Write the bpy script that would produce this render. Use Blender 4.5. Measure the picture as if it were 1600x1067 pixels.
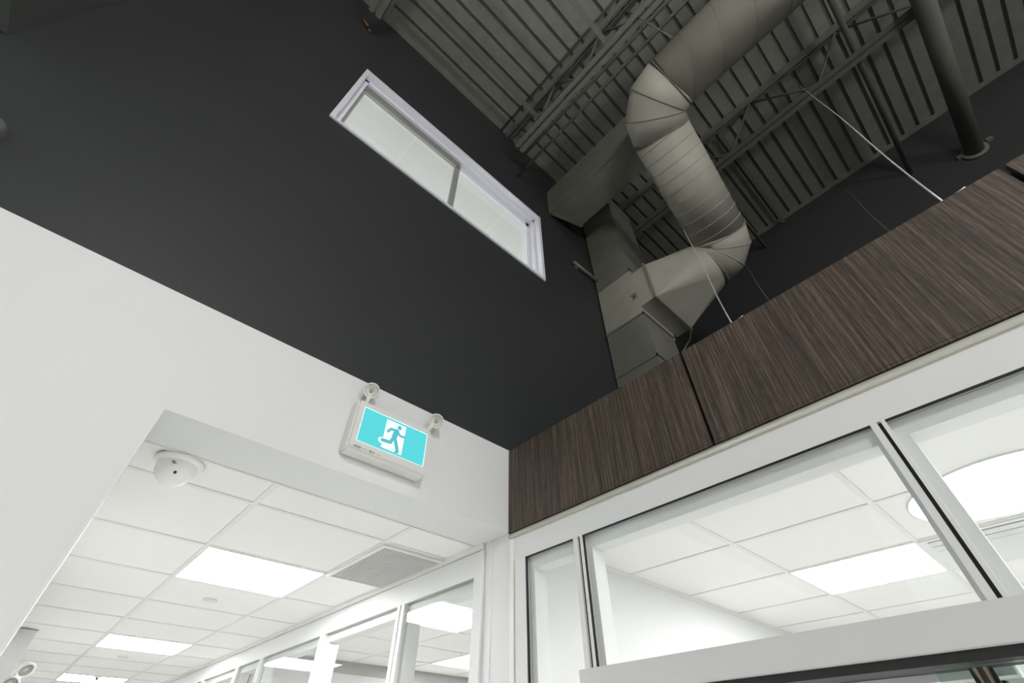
import bpy, bmesh, math, random
from mathutils import Vector, Matrix
random.seed(7)
for o in list(bpy.data.objects):
    bpy.data.objects.remove(o)
S = bpy.context.scene
COL = S.collection

# ------------------------------------------------------------------ camera
cam_d = bpy.data.cameras.new('camera')
cam = bpy.data.objects.new('camera', cam_d)
COL.objects.link(cam)
# rows: camera right, down, forward in world axes
Rr = ((0.7376000910, -0.6752359073, -0.0016047543),
      (0.4734143941, 0.5188302335, -0.7118244167),
      (0.4814820008, 0.5242820408, 0.7023556254))
rt, dn, fw = [Vector(v) for v in Rr]
m = Matrix((rt, -dn, -fw)).transposed()
cam.matrix_world = Matrix.Translation((-1.3787, -1.5171, 1.94)) @ m.to_4x4()
cam_d.sensor_width = 36.0
cam_d.lens = 15.541
cam_d.clip_start = 0.02
cam_d.clip_end = 200
S.camera = cam

# ------------------------------------------------------------------ world and exposure
W = bpy.data.worlds.new('world')
S.world = W
W.use_nodes = True
bg = W.node_tree.nodes['Background']
bg.inputs[0].default_value = (0.93, 0.97, 1.0, 1)
bg.inputs[1].default_value = 0.70
S.view_settings.view_transform = 'Standard'
S.view_settings.look = 'None'
S.view_settings.exposure = 0.1
S.view_settings.gamma = 1.0
S.view_settings.use_curve_mapping = False

LAMP = 27.0        # corridor and office ceiling lamps


# ------------------------------------------------------------------ materials
def srgb(r, g, b):
    f = lambda c: ((c / 255) / 12.92 if c <= 10 else (((c / 255) + 0.055) / 1.055) ** 2.4)
    return (f(r), f(g), f(b), 1)


def mat(name, col, rough=0.6, metal=0.0, noise=0.0, scale=40.0, bump=0.0, bscale=200.0, spec=0.5):
    mt = bpy.data.materials.new(name)
    mt.use_nodes = True
    nt = mt.node_tree
    p = nt.nodes['Principled BSDF']
    p.inputs['Base Color'].default_value = col
    p.inputs['Roughness'].default_value = rough
    p.inputs['Metallic'].default_value = metal
    p.inputs['Specular IOR Level'].default_value = spec
    tc = nt.nodes.new('ShaderNodeTexCoord')
    if noise:
        n = nt.nodes.new('ShaderNodeTexNoise')
        n.inputs['Scale'].default_value = scale
        n.inputs['Detail'].default_value = 5
        r = nt.nodes.new('ShaderNodeValToRGB')
        r.color_ramp.elements[0].position = 0.3
        r.color_ramp.elements[1].position = 0.7
        r.color_ramp.elements[0].color = tuple(c * (1 - noise) for c in col[:3]) + (1,)
        r.color_ramp.elements[1].color = tuple(min(1, c * (1 + noise)) for c in col[:3]) + (1,)
        nt.links.new(tc.outputs['Object'], n.inputs['Vector'])
        nt.links.new(n.outputs['Fac'], r.inputs['Fac'])
        nt.links.new(r.outputs['Color'], p.inputs['Base Color'])
    if bump:
        n2 = nt.nodes.new('ShaderNodeTexNoise')
        n2.inputs['Scale'].default_value = bscale
        n2.inputs['Detail'].default_value = 3
        b = nt.nodes.new('ShaderNodeBump')
        b.inputs['Strength'].default_value = bump
        b.inputs['Distance'].default_value = 0.002
        nt.links.new(tc.outputs['Object'], n2.inputs['Vector'])
        nt.links.new(n2.outputs['Fac'], b.inputs['Height'])
        nt.links.new(b.outputs['Normal'], p.inputs['Normal'])
    return mt


def emis(name, col, strength):
    mt = bpy.data.materials.new(name)
    mt.use_nodes = True
    nt = mt.node_tree
    for n in list(nt.nodes):
        nt.nodes.remove(n)
    e = nt.nodes.new('ShaderNodeEmission')
    e.inputs[0].default_value = col
    e.inputs[1].default_value = strength
    o = nt.nodes.new('ShaderNodeOutputMaterial')
    nt.links.new(e.outputs[0], o.inputs[0])
    return mt


def glass(name, tint=(1, 1, 1, 1), refl=1.0):
    mt = bpy.data.materials.new(name)
    mt.use_nodes = True
    nt = mt.node_tree
    for n in list(nt.nodes):
        nt.nodes.remove(n)
    t = nt.nodes.new('ShaderNodeBsdfTransparent')
    t.inputs[0].default_value = tint
    g = nt.nodes.new('ShaderNodeBsdfGlossy')
    g.inputs['Roughness'].default_value = 0.01
    f = nt.nodes.new('ShaderNodeFresnel')
    f.inputs['IOR'].default_value = 1.45
    geo = nt.nodes.new('ShaderNodeNewGeometry')
    ior = nt.nodes.new('ShaderNodeMix')      # same reflectance from both faces of the pane
    ior.inputs['A'].default_value = 1.45
    ior.inputs['B'].default_value = 1 / 1.45
    nt.links.new(geo.outputs['Backfacing'], ior.inputs['Factor'])
    nt.links.new(ior.outputs['Result'], f.inputs['IOR'])
    mu = nt.nodes.new('ShaderNodeMath')
    mu.operation = 'MULTIPLY'
    mu.inputs[1].default_value = refl
    mx = nt.nodes.new('ShaderNodeMixShader')
    o = nt.nodes.new('ShaderNodeOutputMaterial')
    nt.links.new(f.outputs[0], mu.inputs[0])
    nt.links.new(mu.outputs[0], mx.inputs[0])
    nt.links.new(t.outputs[0], mx.inputs[1])
    nt.links.new(g.outputs[0], mx.inputs[2])
    nt.links.new(mx.outputs[0], o.inputs[0])
    return mt


def wood(name):
    mt = bpy.data.materials.new(name)
    mt.use_nodes = True
    nt = mt.node_tree
    p = nt.nodes['Principled BSDF']
    p.inputs['Roughness'].default_value = 0.55
    p.inputs['Specular IOR Level'].default_value = 0.25
    g = nt.nodes.new('ShaderNodeNewGeometry')
    mp = nt.nodes.new('ShaderNodeMapping')
    mp.inputs['Scale'].default_value = (60, 150, 3.0)
    n = nt.nodes.new('ShaderNodeTexNoise')
    n.inputs['Scale'].default_value = 1.0
    n.inputs['Detail'].default_value = 6
    n.inputs['Roughness'].default_value = 0.62
    r = nt.nodes.new('ShaderNodeValToRGB')
    el = r.color_ramp.elements
    el[0].position = 0.30
    el[0].color = srgb(58, 51, 46)
    el[1].position = 0.74
    el[1].color = srgb(126, 110, 94)
    e = el.new(0.5)
    e.color = srgb(84, 74, 66)
    mp2 = nt.nodes.new('ShaderNodeMapping')
    mp2.inputs['Scale'].default_value = (20, 420, 26)
    n2 = nt.nodes.new('ShaderNodeTexNoise')
    n2.inputs['Scale'].default_value = 1.0
    n2.inputs['Detail'].default_value = 3
    mix = nt.nodes.new('ShaderNodeMix')
    mix.data_type = 'RGBA'
    mix.blend_type = 'MULTIPLY'
    mix.inputs['Factor'].default_value = 0.55
    r2 = nt.nodes.new('ShaderNodeValToRGB')
    r2.color_ramp.elements[0].position = 0.35
    r2.color_ramp.elements[0].color = (0.35, 0.35, 0.35, 1)
    r2.color_ramp.elements[1].position = 0.6
    r2.color_ramp.elements[1].color = (1, 1, 1, 1)
    L = nt.links.new
    L(g.outputs['Position'], mp.inputs['Vector'])
    L(mp.outputs[0], n.inputs['Vector'])
    L(n.outputs['Fac'], r.inputs['Fac'])
    L(g.outputs['Position'], mp2.inputs['Vector'])
    L(mp2.outputs[0], n2.inputs['Vector'])
    L(n2.outputs['Fac'], r2.inputs['Fac'])
    L(r.outputs['Color'], mix.inputs['A'])
    L(r2.outputs['Color'], mix.inputs['B'])
    L(mix.outputs['Result'], p.inputs['Base Color'])
    return mt


M = dict(
    white=mat('white_paint', srgb(221, 221, 220), 0.55, bump=0.15, bscale=150),
    cream=mat('soffit_paint', srgb(236, 234, 227), 0.6, bump=0.1, bscale=150),
    dark=mat('black_paint', srgb(47, 49, 49), 0.5, bump=0.5, bscale=90, noise=0.05, scale=2, spec=0.35),
    dkgrey=mat('charcoal_paint', srgb(84, 86, 84), 0.7, bump=0.15),
    deck=mat('deck_paint', srgb(122, 121, 114), 0.65, noise=0.10, scale=9, bump=0.3, bscale=60),
    steel=mat('joist_paint', srgb(106, 105, 98), 0.6, noise=0.08, scale=12),
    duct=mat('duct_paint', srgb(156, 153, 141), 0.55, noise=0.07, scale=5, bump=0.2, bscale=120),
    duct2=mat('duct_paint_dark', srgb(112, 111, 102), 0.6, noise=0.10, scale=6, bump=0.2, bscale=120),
    tile=mat('ceiling_tile', srgb(238, 237, 234), 0.85, bump=0.25, bscale=400),
    grid=mat('ceiling_grid', srgb(228, 227, 222), 0.4),
    frame=mat('white_aluminium', srgb(226, 226, 224), 0.6, spec=0.2),
    header=mat('header_aluminium', srgb(216, 215, 213), 0.6, spec=0.2),
    trim=mat('satin_trim', srgb(214, 211, 200), 0.3, metal=0.3),
    greyframe=mat('grey_frame', srgb(160, 160, 156), 0.4),
    gasket=mat('black_gasket', srgb(22, 22, 22), 0.5),
    black=mat('black_recess', srgb(34, 34, 32), 0.6),
    plastic=mat('white_plastic', srgb(222, 221, 216), 0.35),
    chrome=mat('brushed_steel', srgb(200, 190, 176), 0.18, metal=1.0),
    sensor=mat('sensor_plastic', srgb(240, 239, 234), 0.4),
    dark_lit=mat('black_paint_lit', srgb(60, 62, 61), 0.5, bump=0.5, bscale=90, spec=0.35),  # same black paint, made paler to stand in for light on the side wall
    wire=mat('galvanised_wire', srgb(215, 216, 215), 0.4, metal=0.4),
    darkwire=mat('dark_wire', srgb(92, 92, 90), 0.5),
    brass=mat('brass_fitting', srgb(190, 140, 100), 0.4, metal=0.6),
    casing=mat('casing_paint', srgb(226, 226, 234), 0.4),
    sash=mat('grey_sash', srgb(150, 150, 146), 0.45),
    floor=mat('floor_tile', srgb(214, 213, 210), 0.4, noise=0.05, scale=3),
    ink=mat('dark_ink', srgb(60, 60, 60), 0.6),
    lens=mat('lamp_reflector', srgb(214, 212, 205), 0.25),
    louver=mat('louver_grey', srgb(222, 223, 220), 0.4),
    wood=wood('dark_wood_veneer'),
    pane=glass('window_pane', (0.96, 0.97, 0.965, 1), 0.5),
    pane2=glass('partition_glass', (0.985, 0.99, 0.985, 1), 0.8),
    doorglass=glass('door_glass', (0.88, 0.93, 0.915, 1), 0.8),
    lamp=emis('lamp_diffuser', (0.97, 0.99, 1, 1), LAMP),
    lamp_up=emis('upper_fill_diffuser', (0.97, 1, 1, 1), 29.0),  # glow of the unseen panels added to the clerestory room
    sign_green=emis('sign_teal', srgb(92, 214, 220), 1.0),
    sign_man=emis('sign_teal_dark', srgb(90, 190, 198), 1.0),
    sign_white=emis('sign_white', srgb(236, 248, 248), 1.05),
    fill=emis('fill_globe', (1.0, 0.985, 0.955, 1), 72.0),  # glow of the unseen globes added to brighten the lobby
    led=emis('red_led', (1, 0.25, 0.2, 1), 1.5),
)


# ------------------------------------------------------------------ mesh helpers
def box(bm, x0, x1, y0, y1, z0, z1, bev=0.0):
    vs = [bm.verts.new((x, y, z)) for x in (x0, x1) for y in (y0, y1) for z in (z0, z1)]
    F = [(0, 1, 3, 2), (4, 6, 7, 5), (0, 4, 5, 1), (2, 3, 7, 6), (0, 2, 6, 4), (1, 5, 7, 3)]
    fs = [bm.faces.new([vs[i] for i in f]) for f in F]
    if bev:
        ed = list({e for f in fs for e in f.edges})
        bmesh.ops.bevel(bm, geom=ed, offset=bev, segments=2, affect='EDGES')
    return bm


def hexa(bm, p):
    """8 corners: bottom loop 0-3, top loop 4-7"""
    vs = [bm.verts.new(q) for q in p]
    for f in [(3, 2, 1, 0), (4, 5, 6, 7), (0, 1, 5, 4), (1, 2, 6, 5), (2, 3, 7, 6), (3, 0, 4, 7)]:
        bm.faces.new([vs[i] for i in f])
    return bm


def ring_pts(c, n, r, k, up):
    n = n.normalized()
    a = n.cross(up)
    if a.length < 1e-4:
        a = n.cross(Vector((1, 0.1, 0)))
    a.normalize()
    b = n.cross(a)
    return [c + r * (math.cos(t) * a + math.sin(t) * b) for t in [2 * math.pi * i / k for i in range(k)]]


def tube(bm, pts, r, k=10, cap=True, up=Vector((0, 0, 1))):
    """tube with true mitres at the bends; r may be a list"""
    pts = [Vector(p) for p in pts]
    rr = r if isinstance(r, (list, tuple)) else [r] * len(pts)
    up = up.copy()
    d0 = (pts[1] - pts[0]).normalized()
    if abs(d0.dot(up)) > 0.95:
        up = Vector((1, 0, 0.13))
    base = ring_pts(pts[0], d0, rr[0], k, up)
    rings = [[bm.verts.new(q) for q in base]]
    cur = base
    for i in range(1, len(pts)):
        d = (pts[i] - pts[i - 1]).normalized()
        if i < len(pts) - 1:
            d2 = (pts[i + 1] - pts[i]).normalized()
            n = (d + d2).normalized()
        else:
            n = d
        s = rr[i] / rr[i - 1]
        nxt = []
        for q in cur:
            q2 = q
            if abs(s - 1) > 1e-6:
                off = q - pts[i - 1]
                ax = off.dot(d) * d
                q2 = pts[i - 1] + ax + (off - ax) * s
            t = (pts[i] - q2).dot(n) / d.dot(n)
            nxt.append(q2 + d * t)
        cur = nxt
        rings.append([bm.verts.new(q) for q in cur])
    for a, b in zip(rings, rings[1:]):
        for i in range(k):
            f = bm.faces.new((a[i], a[(i + 1) % k], b[(i + 1) % k], b[i]))
            f.smooth = True
    if cap:
        bm.faces.new(list(reversed(rings[0])))
        bm.faces.new(rings[-1])
    return bm


def lathe(bm, prof, c, axis=Vector((0, 0, 1)), k=28):
    """prof = [(radius, height along axis)]"""
    c = Vector(c)
    ax = axis.normalized()
    rings = []
    for r, h in prof:
        if r < 1e-6:
            rings.append([bm.verts.new(c + ax * h)])
        else:
            rings.append([bm.verts.new(q) for q in ring_pts(c + ax * h, ax, r, k, Vector((0, 0.3, 1)) if abs(ax.z) < .9 else Vector((0, 1, 0)))])
    for a, b in zip(rings, rings[1:]):
        for i in range(k):
            j = (i + 1) % k
            if len(a) == 1 and len(b) == 1:
                continue
            if len(a) == 1:
                f = bm.faces.new((a[0], b[j], b[i]))
            elif len(b) == 1:
                f = bm.faces.new((a[i], a[j], b[0]))
            else:
                f = bm.faces.new((a[i], a[j], b[j], b[i]))
            f.smooth = True
    return bm


def NB():
    return bmesh.new()


WLOC = {}


def obj(name, bm, mt, parent=None, loc=None, mats=None):
    """link bm (drawn in world coordinates) as ONE mesh object"""
    bmesh.ops.recalc_face_normals(bm, faces=bm.faces[:])
    if parent is not None:
        base = WLOC[parent.name]
    elif loc is not None:
        base = Vector(loc)
    else:
        base = Vector((0, 0, 0))
    if base.length:
        bmesh.ops.translate(bm, verts=bm.verts[:], vec=-base)
    me = bpy.data.meshes.new(name)
    bm.to_mesh(me)
    bm.free()
    for x in (mats or [mt]):
        me.materials.append(x)
    o = bpy.data.objects.new(name, me)
    COL.objects.link(o)
    if parent is not None:
        o.parent = parent
    else:
        o.location = base
    WLOC[o.name] = base
    return o


def tag(o, label, cat, group=None):
    o['label'] = label
    o['category'] = cat
    o['kind'] = 'thing'
    if group:
        o['group'] = group
    return o


def thing(name, loc, label, cat, group=None):
    o = bpy.data.objects.new(name, None)
    o.empty_display_size = 0.1
    COL.objects.link(o)
    o.location = loc
    WLOC[o.name] = Vector(loc)
    return tag(o, label, cat, group)


def struct(name, bm, mt, parent=None, mats=None):
    o = obj(name, bm, mt, parent, mats=mats)
    o['kind'] = 'structure'
    return o


def kids(o):
    return [c for c in bpy.data.objects if c.parent == o]


def dup(root, delta, label=None, group=None):
    c = root.copy()
    COL.objects.link(c)
    c.location = root.location + Vector(delta)
    WLOC[c.name] = c.location.copy()
    if label:
        c['label'] = label
    if group:
        c['group'] = group
    for k in kids(root):
        d = k.copy()
        COL.objects.link(d)
        d.parent = c
        for g in kids(k):
            e = g.copy()
            COL.objects.link(e)
            e.parent = d
    return c


# ------------------------------------------------------------------ key levels
ZC = 2.734      # corridor / office ceiling
ZB = 3.156      # top of the white band and of the wood panels
ZD = 7.35       # underside of the roof deck
XC = 3.46       # far dark side wall
XO = -1.415     # left side of the corridor opening
TU = 0.14        # thickness of the upper wall
TW = 0.236      # thickness of the wall above the opening

# ================================================================== STRUCTURE
struct('floor', box(NB(), -9, 6.2, -8, 13.2, -0.12, 0.0), M['floor'])

# white lower wall facing the lobby, with the corridor opening
b = NB()
box(b, -9, XO, 0, TW, 0, ZB)
box(b, XO, 0, 0, TW, ZC + 0.002, ZB)
struct('wall_back_lower', b, M['white'])
# dark upper wall with the clerestory opening
wx0, wx1, wz0, wz1 = -1.545, 0.378, 4.955, 5.965
b = NB()
box(b, -9, wx0, 0, TU, ZB, 7.5)
box(b, wx1, XC + 0.2, 0, TU, ZB, 7.5)
box(b, wx0, wx1, 0, TU, ZB, wz0)
box(b, wx0, wx1, 0, TU, wz1, 7.5)
struct('wall_back_upper', b, M['dark'])
# white return wall between lobby room and corridor offices
b = NB()
box(b, 0.002, 6.0, 0.0, 0.12, 0, 3.1)
struct('wall_partition', b, M['white'])
b = NB()
box(b, 0.0, 0.10, 0.12, 0.172, 0, ZC + 0.02)
struct('wall_partition_return', b, M['white'])
# dark wall beyond the offices' ceiling
b = NB()
box(b, XC, XC + 0.2, -8, 0.0, 0.0, 7.5)
struct('wall_right_upper', b, M['dark_lit'])
# header wall on the left
b = NB()
box(b, -2.66, -2.496, -8, 0.0, 3.885, 7.5)
struct('wall_left_upper', b, M['dkgrey'])
# corridor shell
b = NB()
box(b, -1.62, -1.50, TW, 13, 0, ZC + 0.15)
struct('wall_corridor_left', b, M['white'])
struct('wall_corridor_end', box(NB(), -1.62, 6.0, 13.0, 13.12, 0, ZC + 0.15), M['white'])
b = NB()
box(b, 6.0, 6.15, -8, 13.1, 0, 3.1)
struct('wall_office_far', b, M['white'])
struct('wall_office_divider', box(NB(), 0.12, 6.0, 3.38, 3.50, 0, ZC + 0.1), M['white'])
# unseen lids added above offices and corridor, blocking light from the dark void
struct('ceiling_shade_lid_corridor', box(NB(), -1.7, 6.1, TW + 0.01, 13.12, 2.95, 3.1), M['dkgrey'])
struct('ceiling_shade_lid_office', box(NB(), 0.05, XC - 0.002, -7.9, -0.005, 2.80, 2.86), M['dkgrey'])
struct('wall_office_side', box(NB(), XC - 0.06, XC - 0.002, -7.9, -0.005, 0, 2.80), M['white'])
struct('wall_office_end', box(NB(), 0.1, XC - 0.06, -4.2, -4.1, 0, 2.80), M['white'])


# suspended ceilings ------------------------------------------------
def susp(name, x0, x1, y0, y1, gx, gy, hole=None):
    b = NB()
    if hole is None:
        box(b, x0, x1, y0, y1, ZC + 0.0045, ZC + 0.03)
    else:
        hx, hy, hr = hole
        q = hr + 0.02
        za, zb = ZC + 0.0045, ZC + 0.03
        box(b, x0, hx - q, y0, y1, za, zb)
        box(b, hx + q, x1, y0, y1, za, zb)
        box(b, hx - q, hx + q, y0, hy - q, za, zb)
        box(b, hx - q, hx + q, hy + q, y1, za, zb)
        K = 64
        ci, sq = [], []
        for i in range(K):
            t = 2 * math.pi * i / K
            c, s_ = math.cos(t), math.sin(t)
            mm = max(abs(c), abs(s_))
            ci.append(b.verts.new((hx + hr * c, hy + hr * s_, za)))
            sq.append(b.verts.new((hx + q * c / mm, hy + q * s_ / mm, za)))
        for i in range(K):
            j = (i + 1) % K
            b.faces.new((ci[i], ci[j], sq[j], sq[i]))
    c = struct(name, b, M['tile'])
    g = NB()
    w = 0.011

    def runs(fixed, lo, hi, along_y):
        """pieces of a bar, broken where the round light sits"""
        if hole is None:
            return [(lo, hi)]
        hx, hy, hr = hole
        d = fixed - (hx if along_y else hy)
        if abs(d) >= hr:
            return [(lo, hi)]
        ch = math.sqrt(hr * hr - d * d) + 0.006
        m_ = hy if along_y else hx
        out = []
        if lo < m_ - ch:
            out.append((lo, min(hi, m_ - ch)))
        if hi > m_ + ch:
            out.append((max(lo, m_ + ch), hi))
        return out
    for x in gx:
        for a, e in runs(x, y0, y1, True):
            box(g, x - w, x + w, a, e, ZC, ZC + 0.0044)
    for y in gy:
        xs = [x0] + list(gx) + [x1]
        for a, bb in zip(xs, xs[1:]):
            for a_, e_ in runs(y, a + (w if a != x0 else 0), bb - (w if bb != x1 else 0), False):
                box(g, a_, e_, y - w, y + w, ZC, ZC + 0.0044)
    struct('ceiling_grid', g, M['grid'], c)
    return c


PITCH = 0.6085
gyc = [0.478 + PITCH * i for i in range(0, 21)]
susp('ceiling', -1.499, 0.0, TW, 13.0, (-0.972, -0.362), gyc)
gyr = [-0.615 - 0.603 * i for i in range(0, 6)]
susp('ceiling_office', 0.06, XC - 0.06, -4.1, -0.001, (0.287, 0.890, 1.493, 2.10, 2.70, 3.3), gyr, hole=(1.118, -1.615, 0.318))
gyo = [0.52, 1.125, 1.715, 2.315, 2.92]
susp('ceiling_side_office', 0.101, 5.99, 0.121, 3.379, (0.405, 1.0, 1.6, 2.2, 2.8, 3.4, 4.0, 4.6, 5.2), gyo)
susp('ceiling_second_office', 0.101, 5.99, 3.501, 12.99, (0.405, 1.0, 1.6, 2.2, 2.8, 3.4, 4.0), [3.72 + .6 * i for i in range(15)])

# wall angle trim where ceiling meets the walls
b = NB()
box(b, -1.499, 0.0, TW, TW + 0.012, ZC - 0.002, ZC + 0.006)
struct('trim_1', b, M['grid'])
struct('trim_2', box(NB(), -0.016, 0.0, 0.174, 12.9, ZC - 0.020, ZC + 0.004), M['grid'])
b = NB()
box(b, 0.12, 5.9, 3.366, 3.3795, ZC - 0.09, ZC + 0.004)
struct('trim_3', b, M['greyframe'])
struct('trim_4', box(NB(), 0.12, XC - 0.1, -0.014, -0.0005, ZC - 0.012, ZC + 0.003), M['grid'])
# corner bead along the left side of the opening
struct('trim_5', box(NB(), XO - 0.004, XO + 0.003, -0.003, 0.02, 0, ZC), M['frame'])

# roof deck: ribs run along x ---------------------------------------
b = NB()
y = 0.0
prof = []
P = 0.15
n = int(8 / P)
x0, x1 = -9.0, XC + 0.1
for i in range(n + 1):
    ya = -0.04 - i * P
    prof += [(ya, ZD), (ya - 0.112, ZD), (ya - 0.117, ZD + 0.035), (ya - 0.145, ZD + 0.035)]
va = [b.verts.new((x0, p, q)) for p, q in prof]
vb = [b.verts.new((x1, p, q)) for p, q in prof]
for i in range(len(prof) - 1):
    b.faces.new((va[i], va[i + 1], vb[i + 1], vb[i]))
top = [b.verts.new(v) for v in ((x0, prof[0][0], 7.45), (x0, prof[-1][0], 7.45), (x1, prof[-1][0], 7.45), (x1, prof[0][0], 7.45))]
b.faces.new(top)
b.faces.new((va[0], vb[0], top[3], top[0]))
b.faces.new((va[-1], vb[-1], top[2], top[1]))
struct('ceiling_roof_deck', b, M['deck'])
struct('trim_6', box(NB(), -9, XC, -0.055, -0.001, ZD - 0.012, ZD + 0.03), M['deck'])
struct('trim_7', box(NB(), XC - 0.06, XC - 0.001, -7.9, -0.06, ZD - 0.012, ZD - 0.001), M['deck'])

# ------------------------------------------------ clerestory window
b = NB()
X0, X1, Z0, Z1 = -1.563, 0.396, 4.940, 5.982
fy = -0.012
t = 0.030
for a in ((X0, X0 + t, Z0, Z1), (X1 - t, X1, Z0, Z1), (X0 + t, X1 - t, Z1 - t, Z1), (X0 + t, X1 - t, Z0, Z0 + 0.022)):
    box(b, a[0], a[1], fy, 0.0, a[2], a[3])
# reveal lining
box(b, wx0 - .0, wx0 + 0.014, 0.0, TU, wz0, wz1)
box(b, wx1 - 0.014, wx1, 0.0, TU, wz0, wz1)
box(b, wx0, wx1, 0.0, TU, wz1 - 0.014, wz1)
box(b, wx0, wx1, 0.0, TU, wz0, wz0 + 0.014)
win = struct('window_1', b, M['casing'])
# inner stop / frame
b = NB()
ix0, ix1, iz0, iz1 = wx0 + 0.014, wx1 - 0.014, wz0 + 0.014, wz1 - 0.014
f0, f1 = 0.050, 0.125
box(b, ix0, ix0 + 0.03, f0, f1, iz0, iz1)
box(b, ix1 - 0.028, ix1, f0, f1, iz0, iz1)
box(b, ix0, ix1, f0, f1, iz1 - 0.03, iz1)
box(b, ix0, ix1, f0, f1, iz0, iz0 + 0.012)
struct('window_frame', b, M['casing'], win)
# left sliding sash (grey shaded track), right fixed sash (white)
mx = -0.555
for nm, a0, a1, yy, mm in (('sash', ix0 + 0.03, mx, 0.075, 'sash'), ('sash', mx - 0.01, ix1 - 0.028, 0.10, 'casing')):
    b = NB()
    w = 0.038
    box(b, a0, a0 + (0.02 if mm == 'sash' else w), yy, yy + 0.025, iz0 + 0.012, iz1 - 0.03)
    box(b, a1 - w, a1, yy, yy + 0.025, iz0 + 0.012, iz1 - 0.03)
    box(b, a0, a1, yy, yy + 0.025, iz1 - 0.03 - (0.10 if mm == 'sash' else 0.055), iz1 - 0.03)
    if mm == 'sash':
        for k in range(4):
            box(b, a0, a1, yy - 0.006, yy, iz1 - 0.05 - k * .022, iz1 - 0.04 - k * .022)
    box(b, a0, a1, yy, yy + 0.025, iz0 + 0.012, iz0 + 0.035)
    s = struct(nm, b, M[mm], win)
    pb = NB()
    box(pb, a0 + .01, a1 - .01, yy + 0.010, yy + 0.014, iz0 + 0.03, iz1 - 0.07)
    struct('pane', pb, M['pane'], s)
b = NB()
box(b, mx - 0.045, mx - 0.035, 0.070, 0.0752, iz0 + 0.012, iz1 - 0.03)
box(b, mx, mx + 0.006, 0.070, 0.101, iz0 + 0.012, iz1 - 0.03)
struct('gasket', b, M['greyframe'], win)

# room behind the clerestory
b = NB()
box(b, -4.2, 3.0, 4.0, 4.1, 4.3, 6.6)
box(b, -4.3, -4.2, TU, 4.1, 4.3, 6.6)
box(b, 3.0, 3.1, TU, 4.1, 4.3, 6.6)
struct('wall_upper_room', b, M['white'])
struct('floor_upper_room', box(NB(), -4.3, 3.1, TU + 0.001, 4.1, 4.2, 4.3), M['floor'])
c = struct('ceiling_upper_room', box(NB(), -4.3, 3.1, TU + 0.001, 4.1, 6.4, 6.6), M['white'])
b = NB()
for x in (-2.12, -0.94, 0.24, 1.42):
    box(b, x - 0.012, x + 0.012, TU + 0.002, 4.0, 6.392, 6.3999)
struct('ceiling_grid', b, M['grid'], c)

# ------------------------------------------------ glazed office front (plane x = 0)
GT = 2.607      # top of glass
b = NB()
# header frame, posts
box(b, 0.0, 0.06, -4.0, -0.003, GT + 0.002, 2.700)
for a0, a1 in ((-0.093, -0.030), (-0.387, -0.366), (-0.412, -0.401), (-1.443, -1.427), (-1.462, -1.452)):
    box(b, 0.0, 0.06, a0, a1, 0.0, GT + 0.0021)
g1 = struct('window_2', b, M['frame'])
# inner stepped frame behind the glass
b = NB()
for a0, a1 in ((-0.367, -0.098), (-1.4275, -0.411), (-3.9, -1.460)):
    zz = GT - 0.045
    box(b, 0.0225, 0.09, a0, a1, zz, GT)
    box(b, 0.0225, 0.09, a1 - 0.028, a1, 2.1 if a0 < -.4 else 0.05, zz)
    box(b, 0.0225, 0.09, a0, a0 + 0.012, 2.1 if a0 < -.4 else 0.05, zz)
struct('inner_frame', b, M['frame'], g1)
b = NB()
for a0, a1 in ((-0.401, -0.387), (-1.452, -1.443)):
    box(b, 0.012, 0.05, a0, a1, 0, 2.700)
box(b, 0.010, 0.05, -0.030, -0.024, 0, 2.700)
for a0, a1 in ((-0.366, -0.094), (-1.427, -0.412), (-3.9, -1.462)):
    box(b, 0.002, 0.008, a0, a1, GT - 0.003, GT + 0.002)
box(b, 0.004, 0.012, -0.099, -0.093, 0, GT)
box(b, 0.004, 0.012, -0.417, -0.412, 0, GT)
struct('gasket', b, M['gasket'], g1)
for a0, a1, z0 in ((-0.366, -0.099, 0.05), (-1.427, -0.417, 2.14), (-3.9, -1.462, 0.05)):
    b = NB()
    box(b, 0.012, 0.022, a0, a1, z0, GT - 0.003)
    struct('pane', b, M['pane2'], g1)
# corner filler and trim under the wood panels
b = NB()
box(b, -0.004, 0.05, -0.024, 0.0, 0.0, ZC - 0.03)
box(b, 0.0, 0.004, -0.024, -0.002, ZC - 0.03, ZC - 0.006)
struct('wall_corner_post', b, M['cream'])
b = NB()
tube(b, [(-0.004, -4.0, 2.7155), (-0.004, -0.003, 2.7155)], 0.0105, 14)
box(b, 0.0, 0.04, -4.0, -0.003, 2.7001, 2.7265)
struct('trim_8', b, M['trim'])
b = NB()
box(b, -0.003, 0.012, -0.022, -0.010, 2.690, 2.704)
struct('trim_9', b, M['gasket'])

# corridor office glazing (x = 0 plane, y > 0.17)
b = NB()
CG = 2.603
box(b, 0.0, 0.06, 0.174, 12.9, CG, 2.712)
mull = [0.872, 1.81, 2.86, 3.40, 4.35, 5.3, 6.3, 7.3, 8.4]
box(b, -0.012, 0.06, 0.174, 0.196, 0.0, 2.700)
box(b, 0.0, 0.06, 0.196, 0.250, 0, CG)
for y in mull:
    box(b, 0.0, 0.06, y - 0.036, y - 0.006, 0, CG)
    box(b, 0.0, 0.06, y + 0.006, y + 0.036, 0, CG)
g2 = struct('window_3', b, M['frame'])
b = NB()
edges = [0.250] + [v for y in mull for v in (y - 0.036, y + 0.036)]
for a0, a1 in zip(edges[0::2], edges[1::2]):
    box(b, 0.03, 0.10, a0, a1, CG - 0.045, CG - 0.0005)
    box(b, 0.03, 0.10, a0, a0 + 0.022, 0.05, CG - 0.045)
    box(b, 0.03, 0.10, a1 - 0.022, a1, 0.05, CG - 0.045)
struct('inner_frame', b, M['frame'], g2)
b = NB()
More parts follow.
